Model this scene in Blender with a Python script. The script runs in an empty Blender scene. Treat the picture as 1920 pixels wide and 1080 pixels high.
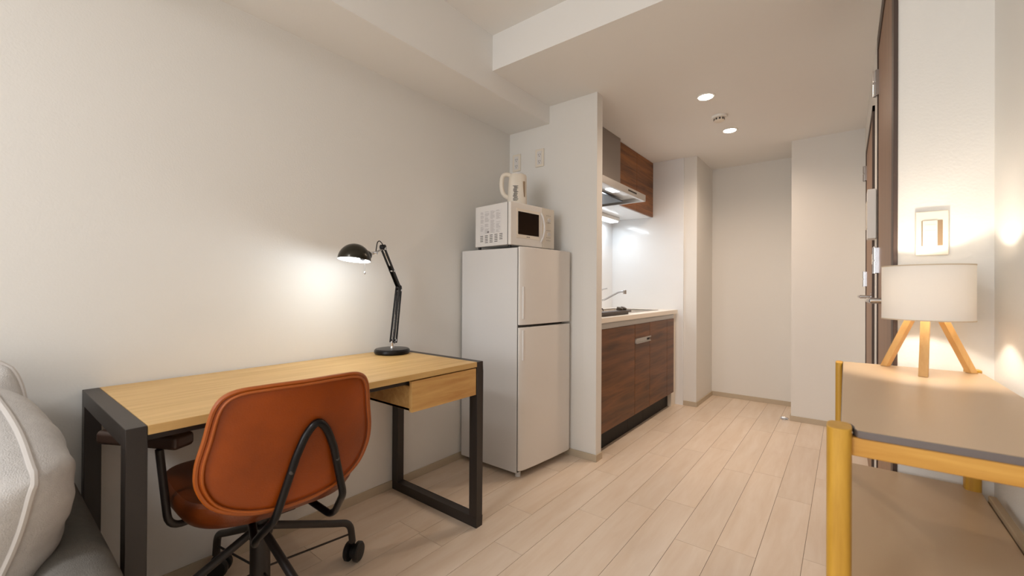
import bpy, bmesh, math, random
from mathutils import Vector, Matrix
random.seed(4)
S = bpy.context.scene
COL = S.collection

# ---------------------------------------------------------------- camera
YAW, PIT, ROL, FPX, CH = .6658, .0032, .0051, 796.07, 1.05
fw = Vector((-math.sin(YAW)*math.cos(PIT), math.cos(YAW)*math.cos(PIT), math.sin(PIT)))
rt = Vector((math.cos(YAW), math.sin(YAW), 0)); up = rt.cross(fw)
rt2 = rt*math.cos(ROL)+up*math.sin(ROL); up2 = rt2.cross(fw)
cd = bpy.data.cameras.new('camera'); cam = bpy.data.objects.new('camera', cd); COL.objects.link(cam)
cam.matrix_world = Matrix(((rt2.x, up2.x, -fw.x, 0), (rt2.y, up2.y, -fw.y, 0), (rt2.z, up2.z, -fw.z, CH), (0, 0, 0, 1)))
cd.sensor_width = 36; cd.lens = FPX/1920*36; cd.clip_start = .02
cd.dof.use_dof = True; cd.dof.focus_distance = 2.6; cd.dof.aperture_fstop = 5.0
S.camera = cam
# ---------------------------------------------------------------- world, exposure
w = bpy.data.worlds.new('world'); S.world = w; w.use_nodes = True
w.node_tree.nodes['Background'].inputs[0].default_value = (.75, .85, 1, 1)
w.node_tree.nodes['Background'].inputs[1].default_value = .5
vs = S.view_settings; vs.view_transform = 'Standard'; vs.look = 'None'; vs.gamma = 1; vs.use_curve_mapping = False
vs.exposure = 0.0

def light(name, typ, loc, power, color, size=.1, size_y=None, rot=(0, 0, 0), shape=None, spot=None):
    l = bpy.data.lights.new(name, typ); l.energy = power; l.color = color
    if typ == 'AREA':
        l.size = size; l.shape = shape or 'SQUARE'
        if size_y: l.shape = 'RECTANGLE'; l.size_y = size_y
    else: l.shadow_soft_size = size
    if spot: l.spot_size = spot; l.spot_blend = .6
    o = bpy.data.objects.new(name, l); COL.objects.link(o); o.location = loc; o.rotation_euler = rot
    return o
WARM = (1, .80, .62); NEUT = (1, .93, .86); COOL = (.84, .91, 1)
# daylight through the window behind the camera, and the round ceiling lamp of the main room
light('window_daylight', 'AREA', (-.9, -3.05, 1.45), 36, (.94, .96, 1), 1.5, 1.3, rot=(math.radians(90), 0, 0))
light('main_ceiling_light', 'AREA', (-.80, -1.30, 2.36), 25, (.93, .955, 1), .5, shape='DISK')

# ---------------------------------------------------------------- materials
def s2l(c):
    return tuple((x/12.92 if x <= .04045 else ((x+.055)/1.055)**2.4) for x in [v/255 for v in c])+(1,)
MATS = {}
def mat(name, rgb, rough=.5, metal=0, spec=.5, coat=0, bump=0, bscale=200, var=0, vscale=3, emis=None, estr=0):
    if name in MATS: return MATS[name]
    m = bpy.data.materials.new(name); m.use_nodes = True; nt = m.node_tree; b = nt.nodes['Principled BSDF']
    c = s2l(rgb)
    b.inputs['Base Color'].default_value = c; b.inputs['Roughness'].default_value = rough
    b.inputs['Metallic'].default_value = metal; b.inputs['Specular IOR Level'].default_value = spec
    b.inputs['Coat Weight'].default_value = coat
    tc = nt.nodes.new('ShaderNodeTexCoord')
    n = nt.nodes.new('ShaderNodeTexNoise'); n.inputs['Scale'].default_value = vscale; n.inputs['Detail'].default_value = 4
    nt.links.new(tc.outputs['Object'], n.inputs['Vector'])
    r = nt.nodes.new('ShaderNodeMix'); r.data_type = 'RGBA'
    v = max(var, .01)
    r.inputs[6].default_value = tuple(x*(1-v) for x in c[:3])+(1,); r.inputs[7].default_value = tuple(min(1, x*(1+v)) for x in c[:3])+(1,)
    nt.links.new(n.outputs[0], r.inputs[0]); nt.links.new(r.outputs[2], b.inputs['Base Color'])
    if bump:
        n2 = nt.nodes.new('ShaderNodeTexNoise'); n2.inputs['Scale'].default_value = bscale; n2.inputs['Detail'].default_value = 3
        nt.links.new(tc.outputs['Object'], n2.inputs['Vector'])
        bp = nt.nodes.new('ShaderNodeBump'); bp.inputs['Strength'].default_value = bump; bp.inputs['Distance'].default_value = .002
        nt.links.new(n2.outputs[0], bp.inputs['Height']); nt.links.new(bp.outputs[0], b.inputs['Normal'])
    if emis:
        b.inputs['Emission Color'].default_value = tuple(emis)+(1,); b.inputs['Emission Strength'].default_value = estr
    MATS[name] = m; return m
def wood(name, light_rgb, dark_rgb, scale=(1, 12, 12), rough=.45, freq=3, contrast=(.35, .65), rings=0, coat=0, island=0, spec=.5):
    if name in MATS: return MATS[name]
    m = bpy.data.materials.new(name); m.use_nodes = True; nt = m.node_tree; b = nt.nodes['Principled BSDF']
    b.inputs['Roughness'].default_value = rough; b.inputs['Specular IOR Level'].default_value = spec; b.inputs['Coat Weight'].default_value = coat; b.inputs['Coat Roughness'].default_value = .25
    tc = nt.nodes.new('ShaderNodeTexCoord'); mp = nt.nodes.new('ShaderNodeMapping'); mp.inputs['Scale'].default_value = scale
    nt.links.new(tc.outputs['Object'], mp.inputs[0])
    src = mp.outputs[0]
    if island:
        g = nt.nodes.new('ShaderNodeNewGeometry'); ad = nt.nodes.new('ShaderNodeVectorMath'); ad.operation = 'ADD'
        sc = nt.nodes.new('ShaderNodeMath'); sc.operation = 'MULTIPLY'; sc.inputs[1].default_value = 57
        nt.links.new(g.outputs['Random Per Island'], sc.inputs[0]); nt.links.new(src, ad.inputs[0]); nt.links.new(sc.outputs[0], ad.inputs[1]); src = ad.outputs[0]
    n = nt.nodes.new('ShaderNodeTexNoise'); n.inputs['Scale'].default_value = freq; n.inputs['Detail'].default_value = 8; n.inputs['Roughness'].default_value = .62; n.inputs['Distortion'].default_value = .4
    nt.links.new(src, n.inputs['Vector'])
    cr = nt.nodes.new('ShaderNodeValToRGB'); e = cr.color_ramp.elements
    e[0].position = contrast[0]; e[0].color = s2l(dark_rgb); e[1].position = contrast[1]; e[1].color = s2l(light_rgb)
    nt.links.new(n.outputs[0], cr.inputs[0])
    out = cr.outputs[0]
    if rings:
        wv = nt.nodes.new('ShaderNodeTexWave'); wv.wave_type = 'RINGS'; wv.inputs['Scale'].default_value = rings; wv.inputs['Distortion'].default_value = 4; wv.inputs['Detail'].default_value = 2
        nt.links.new(mp.outputs[0], wv.inputs['Vector'])
        mx = nt.nodes.new('ShaderNodeMix'); mx.data_type = 'RGBA'; mx.blend_type = 'MULTIPLY'; mx.inputs[0].default_value = .22
        nt.links.new(out, mx.inputs[6]); nt.links.new(wv.outputs[0], mx.inputs[7]); out = mx.outputs[2]
    if island:
        g2 = nt.nodes.new('ShaderNodeMapRange'); g2.inputs[3].default_value = 1-island; g2.inputs[4].default_value = 1
        nt.links.new(g.outputs['Random Per Island'], g2.inputs[0])
        mx = nt.nodes.new('ShaderNodeMix'); mx.data_type = 'RGBA'; mx.blend_type = 'MULTIPLY'; mx.inputs[0].default_value = 1
        nt.links.new(out, mx.inputs[6]); nt.links.new(g2.outputs[0], mx.inputs[7]); out = mx.outputs[2]
    nt.links.new(out, b.inputs['Base Color'])
    bp = nt.nodes.new('ShaderNodeBump'); bp.inputs['Strength'].default_value = .08; bp.inputs['Distance'].default_value = .001
    nt.links.new(n.outputs[0], bp.inputs['Height']); nt.links.new(bp.outputs[0], b.inputs['Normal'])
    MATS[name] = m; return m

WALL = mat('wallpaper', (236, 233, 227), .85, spec=.2, bump=.25, bscale=160)
CEIL = mat('ceiling_paper', (245, 243, 239), .9, spec=.1, bump=.15, bscale=160)
BASEB = mat('baseboard_beige', (196, 180, 156), .5)
FLOOR = wood('floor_maple', (240, 222, 202), (228, 205, 180), (9, 1.1, 1), .38, 2.2, (.3, .7), island=.07)
GAP = mat('floor_gap', (120, 96, 76), .9)
OAK = wood('oak_top', (222, 184, 124), (198, 156, 92), (14, 1.0, 14), .42, 2.4, (.3, .68))
OAKX = wood('oak_drawer', (220, 176, 110), (192, 140, 78), (14, 1.3, 14), .45, 2.4, (.3, .68))
BLACKM = mat('black_powder_metal', (44, 38, 35), .42, 0, .5, bump=.1, bscale=500)
BLACKG = mat('black_gloss_metal', (28, 26, 26), .28, .6)
BLACKP = mat('black_plastic', (20, 19, 19), .45)
CHROME = mat('chrome', (210, 210, 212), .15, 1)
STEEL = mat('brushed_steel', (190, 184, 178), .35, .9)
LEATHER = mat('tan_leather', (146, 64, 6), .36, 0, .35, bump=.25, bscale=260, var=.7, vscale=5)
LEATHERD = mat('tan_leather_piping', (164, 82, 22), .34, var=.15, vscale=9)
LEATHERS = mat('brown_leather_seat', (108, 48, 12), .33, bump=.25, bscale=260, var=.3, vscale=8)
FRIDGE = mat('fridge_white', (222, 219, 216), .42)
FRDOOR = mat('fridge_door_white', (236, 231, 224), .32)
APPL = mat('appliance_white', (230, 226, 222), .4)
GREYGAP = mat('dark_grey_gap', (80, 76, 72), .6)
INK = mat('printed_ink', (84, 80, 80), .7)
WALNUT = wood('walnut_front', (128, 80, 42), (74, 44, 20), (1, .55, 9), .35, 2.4, (.32, .66), spec=.25)
WALNUTU = wood('walnut_upper', (160, 102, 52), (88, 52, 24), (1, .55, 9), .35, 2.4, (.32, .66), spec=.25)
DOORW = wood('door_walnut', (150, 108, 72), (126, 88, 56), (8, 8, .6), .4, 3, (.3, .7))
DOORD = mat('door_edge_dark', (72, 54, 44), .5)
GLOSSW = mat('glossy_white_panel', (240, 241, 242), .12, spec=.5)
COUNTER = mat('countertop_cream', (240, 230, 216), .3)
DARKB = mat('toe_kick_black', (22, 18, 15), .5, spec=.2)
STONE = mat('cooktop_dark', (66, 54, 48), .35)
SHELFB = mat('taupe_board', (198, 170, 136), .34, bump=.1, bscale=500)
SHELFE = mat('taupe_board_edge', (108, 98, 94), .5)
YWOOD = wood('yellow_ash_wood', (216, 166, 62), (178, 128, 30), (14, 14, 1.2), .45, 2.6, (.3, .7))
YWOODX = wood('yellow_ash_rail', (220, 166, 78), (192, 134, 46), (1.2, 14, 14), .45, 2.6, (.3, .7))
LAMPW = wood('lamp_leg_beech', (224, 182, 118), (202, 152, 86), (10, 10, 1), .5, 3, (.3, .7))
SOFAF = mat('light_grey_linen', (196, 192, 188), .95, spec=.1, bump=.9, bscale=420, var=.12, vscale=60)
SOFAD = mat('dark_grey_felt', (112, 108, 102), .95, spec=.1, bump=.8, bscale=500, var=.15, vscale=80)
PIPEF = mat('linen_piping', (196, 190, 184), .9, spec=.1)
CREAM = mat('cream_plastic', (238, 228, 212), .4)
BROWNW = mat('brown_window', (150, 126, 98), .3)
SCREEN = mat('microwave_window', (14, 14, 15), .12)
BULB = mat('bulb_glow', (255, 244, 220), .5, emis=(1, .90, .74), estr=12)
DLGLOW = mat('downlight_glow', (255, 250, 240), .5, emis=(1, .9, .76), estr=25)
BARGLOW = mat('light_bar_glow', (250, 252, 255), .5, emis=(.9, .96, 1), estr=3)
INSIDEW = mat('shade_inside_white', (246, 244, 238), .5)
def shade_mat():
    m = bpy.data.materials.new('fabric_shade'); m.use_nodes = True; nt = m.node_tree
    for n in list(nt.nodes): nt.nodes.remove(n)
    o = nt.nodes.new('ShaderNodeOutputMaterial'); d = nt.nodes.new('ShaderNodeBsdfDiffuse'); t = nt.nodes.new('ShaderNodeBsdfTranslucent')
    d.inputs[0].default_value = s2l((246, 241, 234)); t.inputs[0].default_value = s2l((252, 247, 240))
    mx = nt.nodes.new('ShaderNodeMixShader'); mx.inputs[0].default_value = .11
    wv = nt.nodes.new('ShaderNodeTexNoise'); wv.inputs['Scale'].default_value = 500
    tc = nt.nodes.new('ShaderNodeTexCoord'); nt.links.new(tc.outputs['Object'], wv.inputs['Vector'])
    bp = nt.nodes.new('ShaderNodeBump'); bp.inputs['Strength'].default_value = .2; bp.inputs['Distance'].default_value = .001
    nt.links.new(wv.outputs[0], bp.inputs['Height']); nt.links.new(bp.outputs[0], d.inputs['Normal'])
    nt.links.new(d.outputs[0], mx.inputs[1]); nt.links.new(t.outputs[0], mx.inputs[2]); nt.links.new(mx.outputs[0], o.inputs[0]); return m
SHADE = shade_mat()

# ---------------------------------------------------------------- mesh helpers
def BM(): return bmesh.new()
def box(bm, x0, x1, y0, y1, z0, z1):
    v = [bm.verts.new(p) for p in ((x0,y0,z0),(x1,y0,z0),(x1,y1,z0),(x0,y1,z0),(x0,y0,z1),(x1,y0,z1),(x1,y1,z1),(x0,y1,z1))]
    for f in ((3,2,1,0),(4,5,6,7),(0,1,5,4),(1,2,6,5),(2,3,7,6),(3,0,4,7)): bm.faces.new([v[i] for i in f])
    return v
def prism(bm, pts, axis, a, b):   # extrude polygon along axis
    def mk(p, t):
        return {0: (t, p[0], p[1]), 1: (p[0], t, p[1]), 2: (p[0], p[1], t)}[axis]
    A = [bm.verts.new(mk(p, a)) for p in pts]; B = [bm.verts.new(mk(p, b)) for p in pts]
    n = len(pts)
    bm.faces.new(A[::-1]); bm.faces.new(B)
    for i in range(n): bm.faces.new((A[i], A[(i+1) % n], B[(i+1) % n], B[i]))
def catmull(P, n=8, closed=False):
    P = [Vector(p) for p in P]; out = []; m = len(P)
    rng = range(m if closed else m-1)
    for i in rng:
        g = (lambda k: P[k % m]) if closed else (lambda k: P[max(0, min(m-1, k))])
        a, b, c, d = g(i-1), g(i), g(i+1), g(i+2)
        for j in range(n):
            t = j/n; out.append(.5*((2*b)+(c-a)*t+(2*a-5*b+4*c-d)*t*t+(3*b-a-3*c+d)*t**3))
    if not closed: out.append(P[-1])
    return out
def fillet(P, r, n=6):
    P = [Vector(p) for p in P]; out = [P[0]]
    for i in range(1, len(P)-1):
        a, b, c = P[i-1], P[i], P[i+1]; d1 = (a-b); d2 = (c-b); q = min(r, d1.length*.48, d2.length*.48)
        s, e = b+d1.normalized()*q, b+d2.normalized()*q
        for j in range(n+1):
            t = j/n; out.append(s*(1-t)**2+b*2*t*(1-t)+e*t*t)
    out.append(P[-1]); return out
def tube(bm, P, r, seg=12, closed=False, sx=1.0):
    P = [Vector(p) for p in P]; n = len(P); rings = []
    T = []
    for i in range(n):
        a = P[i-1] if (i > 0 or closed) else P[0]; b = P[(i+1) % n] if (i < n-1 or closed) else P[-1]
        T.append((b-a).normalized())
    ref = Vector((0, 0, 1)) if abs(T[0].z) < .9 else Vector((1, 0, 0))
    N = (ref - T[0]*ref.dot(T[0])).normalized()
    for i in range(n):
        if i: N = (N - T[i]*N.dot(T[i])).normalized()
        Bn = T[i].cross(N)
        rr = r[i] if isinstance(r, (list, tuple)) else r
        rings.append([bm.verts.new(P[i]+(N*math.cos(2*math.pi*k/seg)+Bn*sx*math.sin(2*math.pi*k/seg))*rr) for k in range(seg)])
    for i in range(n if closed else n-1):
        A, B = rings[i], rings[(i+1) % n]
        for k in range(seg): bm.faces.new((A[k], A[(k+1) % seg], B[(k+1) % seg], B[k]))
    if not closed: bm.faces.new(rings[0][::-1]); bm.faces.new(rings[-1])
def lathe(bm, prof, c=(0, 0, 0), seg=40, axis=None, close=True):
    # prof: (r, h) list; axis direction vector
    ax = Vector(axis or (0, 0, 1)).normalized(); q = Vector((0, 0, 1)).rotation_difference(ax); c = Vector(c); rings = []
    for r_, h in prof:
        rings.append([bm.verts.new(c+q @ Vector((r_*math.cos(2*math.pi*k/seg), r_*math.sin(2*math.pi*k/seg), h))) for k in range(seg)])
    for A, B in zip(rings, rings[1:]):
        for k in range(seg): bm.faces.new((A[k], A[(k+1) % seg], B[(k+1) % seg], B[k]))
    if close: bm.faces.new(rings[0][::-1]); bm.faces.new(rings[-1])
def obj(name, bm, m, parent=None, bevel=0, smooth=True, sub=0, bseg=2):
    bmesh.ops.recalc_face_normals(bm, faces=bm.faces)
    me = bpy.data.meshes.new(name); bm.to_mesh(me); bm.free()
    for mm in (m if isinstance(m, (list, tuple)) else [m]): me.materials.append(mm)
    o = bpy.data.objects.new(name, me); COL.objects.link(o)
    if parent: o.parent = parent
    if sub:
        s = o.modifiers.new('sub', 'SUBSURF'); s.levels = s.render_levels = sub
    if bevel:
        b = o.modifiers.new('bevel', 'BEVEL'); b.width = bevel; b.segments = bseg; b.limit_method = 'ANGLE'; b.angle_limit = math.radians(40); b.harden_normals = True
    if smooth:
        for p in me.polygons: p.use_smooth = True
        try: me.set_sharp_from_angle(angle=math.radians(35))
        except Exception: pass
    return o
def thing(name, label, cat, loc=(0, 0, 0), rz=0, group=None):
    o = bpy.data.objects.new(name, None); COL.objects.link(o); o.location = loc; o.rotation_euler = (0, 0, rz); o.empty_display_size = .1
    return tag(o, label, cat, group)
def tag(o, label, cat, group=None):
    o['label'] = label; o['category'] = cat
    if group: o['group'] = group
    return o
def struct(name, bm, m, parent=None, bevel=0, label=None):
    o = obj(name, bm, m, parent, bevel=bevel)
    if parent is None: o['kind'] = 'structure'
    if label: o['label'] = label
    return o
def sbox(name, m, b, parent=None, bevel=0):
    bm = BM()
    for q in (b if isinstance(b, list) else [b]): box(bm, *q)
    return struct(name, bm, m, parent, bevel)
def pbox(name, m, b, parent, bevel=.002):
    bm = BM()
    for q in (b if isinstance(b, list) else [b]): box(bm, *q)
    return obj(name, bm, m, parent, bevel=bevel)

# ---------------------------------------------------------------- the room
XL, XR, XD, YST, YB = -1.88, .297, .115, 1.602, -3.2
YP0, YP1 = 2.36, 2.432      # partition beside the fridge
ZLO, ZHI = 2.263, 2.46
bm = BM()
seam = -.42; wpl = .1455
joints = {-4: 1.80, -3: 2.02, 0: 1.905, 1: 2.55, 2: 2.02, -1: 2.75, -2: 1.25, -5: 1.35, -6: 1.62, -7: 2.1, -8: 1.2, -9: 1.75, -10: 2.3}
g = .0008
for k in range(-11, 6):
    x0, x1 = seam+wpl*k, seam+wpl*(k+1)
    x0c, x1c = max(x0, XL-.01), min(x1, XR+.02)
    if x1c-x0c < .005: continue
    L = .909; j = joints.get(k, 1.3+.31*(k % 3)); y = j-L*7
    while y < 4.75:
        a, b = max(y, YB), min(y+L, 4.75)
        if b > a: box(bm, x0c+g, x1c-g, a+g, b-g, -.012, 0)
        y += L
fl = struct('floor', bm, FLOOR)
sbox('floor_underlay', GAP, (XL-.1, XR+.1, YB-.05, 4.8, -.05, -.0015), parent=fl)
T = .1
sbox('wall_left', WALL, (XL-T, XL, YB, 4.13, 0, 2.6))
sbox('wall_partition', WALL, (XL, -1.197, YP0, YP1, 0, ZLO+.01))
sbox('wall_right', WALL, (XR, XR+T, YB, YST+.3, 0, 2.6))
sbox('wall_step', WALL, (XD, XR+T, YST, YST+.06, 0, 2.6))
sbox('wall_back', WALL, [(XL-T, -1.65, YB-T, YB, 0, 2.6), (-.15, XR+T, YB-T, YB, 0, 2.6), (-1.65, -.15, YB-T, YB, 0, .8), (-1.65, -.15, YB-T, YB, 2.1, 2.6)])
# right-hand wall with two door openings
D1a, D1b, D1z = 1.665, 2.40, 2.105
D2a, D2b, D2z = 2.80, 3.70, 1.985
sbox('wall_doors', WALL, [(XD, XD+.08, D1b, D2a, 0, ZLO+.01), (XD, XD+.08, D1a, D1b, D1z, ZLO+.01), (XD, XD+.08, D2a, D2b, D2z, ZLO+.01), (XD, XD+.08, D2b, 4.1, 0, ZLO+.01)])
sbox('wall_far_right', WALL, (-.345, XD+.08, 4.1, 4.7, 0, ZLO+.01))
sbox('wall_recess', WALL, (-1.2, -.345, 4.60, 4.7, 0, ZLO+.01))
sbox('wall_pillar', WALL, (XL-.05, -1.055, 4.035, 4.61, 0, ZLO+.01))
# ceiling: high slab, soffit on the left wall, dropped part over the kitchen
sbox('ceiling', CEIL, [(XL-T, XR+T, YB, 1.80, ZHI, ZHI+.1), (XL, -1.545, YB, YP0, 2.148, ZHI), (-1.545, XR+T, 1.782, 4.75, ZLO, ZHI+.1), (XL, -1.545, YP0, 4.75, ZLO, ZHI+.1)])
# baseboards
bh, bt = .042, .008
sbox('baseboard_left', BASEB, (XL, XL+bt, YB, YP0, 0, bh), bevel=.001)
sbox('baseboard_partition', BASEB, [(XL, -1.197+bt, YP0-bt, YP0, 0, bh), (-1.197, -1.197+bt, YP0, YP1, 0, bh)], bevel=.001)
sbox('baseboard_pillar', BASEB, [(-1.166, -1.055+bt, 4.035-bt, 4.035, 0, bh), (-1.055, -1.055+bt, 4.035, 4.6-bt, 0, bh)], bevel=.001)
sbox('baseboard_recess', BASEB, (-1.055, -.3455, 4.6-bt, 4.6, 0, bh), bevel=.001)
sbox('baseboard_far_right', BASEB, [(-.345-bt, XD, 4.1-bt, 4.1, 0, bh), (-.345-bt, -.345, 4.1, 4.6-bt, 0, bh)], bevel=.001)
sbox('baseboard_right', BASEB, (XR-bt, XR, YB, YST, 0, bh), bevel=.001)
sbox('baseboard_step', BASEB, (XD+.012, XR, YST-bt, YST, 0, bh), bevel=.001)
# window behind the camera
wn = sbox('window_1', APPL, [(-1.65, -1.6, YB-.08, YB-.02, .8, 2.1), (-.2, -.15, YB-.08, YB-.02, .8, 2.1), (-1.6, -.2, YB-.08, YB-.02, .8, .85), (-1.6, -.2, YB-.08, YB-.02, 2.05, 2.1), (-.92, -.88, YB-.08, YB-.02, .85, 2.05)])

# doors ------------------------------------------------------------
def lever(parent, y, z, d=1):
    bm = BM(); lathe(bm, [(.024, 0), (.024, .008)], (XD-.002, y, z), 24, (-1, 0, 0)); lathe(bm, [(.009, 0), (.009, .05)], (XD-.004, y, z), 16, (-1, 0, 0))
    tube(bm, fillet([(XD-.05, y-.006, z), (XD-.056, y+.02, z), (XD-.056, y+d*.115, z)], .02), .0075, 12)
    h = obj('door_handle', bm, CHROME, parent); return h
def hinge(parent, y, z, h=.1):
    bm = BM(); lathe(bm, [(.0075, 0), (.0075, h*.46)], (XD-.018, y, z), 14); lathe(bm, [(.0075, 0), (.0075, h*.46)], (XD-.018, y, z+h*.54), 14)
    lathe(bm, [(.005, 0), (.005, h)], (XD-.018, y, z), 10); box(bm, XD-.016, XD-.004, y-.018, y+.018, z+.002, z+h-.002)
    return obj('hinge', bm, CHROME, parent)
def door(name, a, b, zt, casing_near, lev, hz):
    d = sbox(name, DOORW, (XD-.006, XD+.03, a+.035 if not casing_near else a+.001, b-.03, .008, zt-.03), bevel=.001)
    fr = [(XD-.010, XD+.06, b-.03, b, 0, zt), (XD-.010, XD+.06, a, b, zt-.03, zt)]
    if not casing_near: fr.append((XD-.010, XD+.06, a, a+.03, 0, zt))
    pbox('door_frame', DOORD, fr, d, .001)
    lever(d, lev, 1.02); [hinge(d, b-.035, z, h) for z, h in hz]
    return d
d1 = door('door_1', D1a, D1b, D1z, True, 1.745, [(1.875, .11), (1.125, .11)])
pbox('door_frame', DOORD, [(XD-.010, XD-.0005, 1.597, 1.664, 0, D1z), (XD-.010, XD-.0005, 1.597, 2.40, D1z, D1z+.03)], d1, .001)
d2 = door('door_2', D2a, D2b, D2z, False, 2.96, [(1.78, .10), (1.08, .10)])
pbox('door_panel_groove', DOORD, (XD-.0055, XD-.003, 3.02, 3.06, .05, 1.9), d2, 0)

ic = thing('wall_intercom', 'slim white intercom box on the white wall strip between the two brown doors', 'intercom', (XD, 2.68, 1.30))
pbox('body', APPL, (-.034, -.001, -.05, .05, 0, .235), ic, .004); pbox('panel', CREAM, (-.037, -.0335, -.035, .035, .05, .18), ic, .001)
lb = thing('light_switch', 'narrow white switch plate under the intercom, between the two brown doors', 'switch', (XD, 2.70, 1.145))
pbox('plate', APPL, (-.011, -.001, -.035, .035, 0, .12), lb, .003); pbox('rocker', CREAM, (-.015, -.010, -.016, .016, .035, .085), lb, .002)

# wide switch on the step wall
sw = thing('light_switch', 'white wide-rocker light switch with printed lines on the wall above the table lamp', 'switch', (.1825, YST, 1.207))
bm = BM(); box(bm, -.0325, .0325, -.009, -.001, -.060, .060); obj('plate', bm, CREAM, sw, bevel=.003)
pbox('recess', BROWNW, (-.0205, .0205, -.0096, -.0085, -.034, .034), sw, 0)
pbox('rocker', CREAM, (-.0185, .0105, -.0125, -.009, -.0335, .0335), sw, .001)
bm = BM()
for i in range(4): box(bm, -.014, .007, -.0129, -.0124, -.024+i*.0155, -.0232+i*.0155)
obj('printed_lines', bm, mat('faint_ink', (200, 190, 178), .7), sw)

# downlights, smoke detector ---------------------------------------
def downlight(x, y, label):
    t = thing('downlight', label, 'ceiling light', (x, y, ZLO), 0, 'recessed ceiling downlights')
    bm = BM(); lathe(bm, [(.0415, -.001), (.056, -.001), (.056, -.004), (.052, -.006), (.043, -.005), (.0415, -.001)], seg=36, close=False); obj('trim_ring', bm, INSIDEW, t)
    bm = BM(); lathe(bm, [(.042, -.001), (.042, -.006), (.034, -.010), (.015, -.012)], seg=36); obj('lens', bm, DLGLOW, t)
    l = light('downlight_lamp', 'SPOT', (x, y, ZLO-.014), 52, (1, .79, .62), .04, spot=math.radians(160)); l.data.spot_blend = 1
    return t
downlight(-.69, 2.83, 'round recessed ceiling downlight nearer the room, before the smoke detector')
downlight(-.69, 3.535, 'round recessed ceiling downlight farther in, beyond the smoke detector')
sd = thing('smoke_detector', 'small white slotted smoke detector on the ceiling between the two downlights', 'smoke detector', (-.693, 3.205, ZLO))
bm = BM(); lathe(bm, [(.05, -.0005), (.05, -.012), (.045, -.016)], seg=32); obj('base', bm, INSIDEW, sd)
bm = BM(); lathe(bm, [(.034, -.016), (.034, -.034), (.026, -.040), (.010, -.043)], seg=32); obj('dome', bm, CREAM, sd)
bm = BM()
for k in range(10):
    a = k*2*math.pi/10; q = Matrix.Rotation(a, 4, 'Z'); vv = box(bm, .031, .0352, -.006, .006, -.032, -.019)
    for v_ in vv: v_.co = q @ v_.co
obj('vent_slots', bm, GREYGAP, sd)

# wall outlets --------------------------------------------------------
for x, lab in ((-1.815, 'white vertical wall outlet nearer the room corner, above the kettle'), (-1.62, 'white vertical wall outlet farther right on the partition above the microwave')):
    t = thing('wall_outlet', lab, 'outlet', (x, YP0, 1.935), 0, 'outlets on the partition wall')
    pbox('plate', CREAM, (-.035, .035, -.007, -.001, -.06, .06), t, .003)
    bm = BM(); box(bm, -.018, .018, -.0085, -.0065, -.045, .045); obj('socket_face', bm, APPL, t, bevel=.001)
    for z in (-.026, .018):
        for b_ in ((-.0085, -.006, -.0092, -.0083, z, z+.010), (.006, .0085, -.0092, -.0083, z, z+.010), (-.0025, .0025, -.0092, -.0083, z-.010, z-.005)):
            bm = BM(); box(bm, *b_); obj('slot', bm, GREYGAP, t)

# door stop
ds = thing('door_stop', 'small chrome door stop on the floor by the recess corner', 'door stop', (-.39, 4.105, 0))
bm = BM(); lathe(bm, [(.026, 0), (.026, .006), (.012, .010)], seg=24); obj('base', bm, CHROME, ds)
bm = BM(); tube(bm, [(-.028, 0, .008), (-.014, 0, .016), (0, 0, .018), (.014, 0, .016), (.028, 0, .008)], .005, 10); obj('catch', bm, CHROME, ds)

# ---------------------------------------------------------------- desk
dk = thing('desk', 'oak-topped writing desk with black metal side frames along the left wall', 'desk', (-1.575, .81, 0))
def dl(b): return (b[0]+1.575, b[1]+1.575, b[2]-.81, b[3]-.81, b[4], b[5])
X0, X1 = -1.872, -1.27
def side_frame(y0, y1):
    bm = BM(); s = .045
    for b in ((X0, X1, y0, y1, .73-s, .73), (X0, X1, y0, y1, 0, s), (X0, X0+s, y0, y1, s, .73-s), (X1-s, X1, y0, y1, s, .73-s)): box(bm, *dl(b))
    bmesh.ops.remove_doubles(bm, verts=bm.verts, dist=1e-5)
    return obj('side_frame', bm, BLACKM, dk, bevel=.0015)
side_frame(.215, .254); side_frame(1.372, 1.411)
pbox('desk_top', OAK, dl((X0, X1, .2545, 1.3715, .708, .7305)), dk, .001)
pbox('support_rail', BLACKM, [dl((-1.33, -1.30, .2545, 1.3715, .688, .7075)), dl((-1.84, -1.81, .2545, 1.3715, .688, .7075))], dk, .001)
dw = pbox('drawer', OAKX, [dl((-1.288, -1.272, 1.018, 1.368, .587, .703))], dk, .001)
bm = BM()
for b in ((-1.80, -1.2885, 1.022, 1.036, .590, .683), (-1.80, -1.2885, 1.350, 1.364, .590, .683), (-1.80, -1.2885, 1.022, 1.364, .590, .600), (-1.80, -1.786, 1.022, 1.364, .590, .683)): box(bm, *dl(b))
obj('drawer_box', bm, OAKX, dw, bevel=.001)

# ---------------------------------------------------------------- desk lamp
ZD = .7305
dlx, dly = -1.76, 1.285
lp = thing('desk_lamp', 'black jointed-arm desk lamp with lit dome shade at the far end of the desk', 'lamp', (dlx, dly, ZD))
W = lambda x, y, z: (x-dlx, y-dly, z-ZD)
bm = BM(); lathe(bm, [(.070, 0), (.082, .002), (.086, .009), (.085, .019), (.079, .025), (.03, .028), (.012, .028)], seg=48); obj('base', bm, BLACKG, lp)
bm = BM(); lathe(bm, [(.006, .028), (.006, .062)], seg=16); lathe(bm, [(.010, .028), (.009, .036)], seg=16); obj('stem', bm, CHROME, lp)
PX = -1.755
AD = Vector((.415, -.91, 0)); AN = Vector((.91, .415, 0))
def LQ(s_, z, o=0): return AD*s_+AN*o+Vector((0, 0, z-ZD))
J0 = LQ(-.010, .795); J1 = LQ(-.062, 1.055); J2 = LQ(.091, 1.240); J3 = LQ(.165, 1.213)
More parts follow.
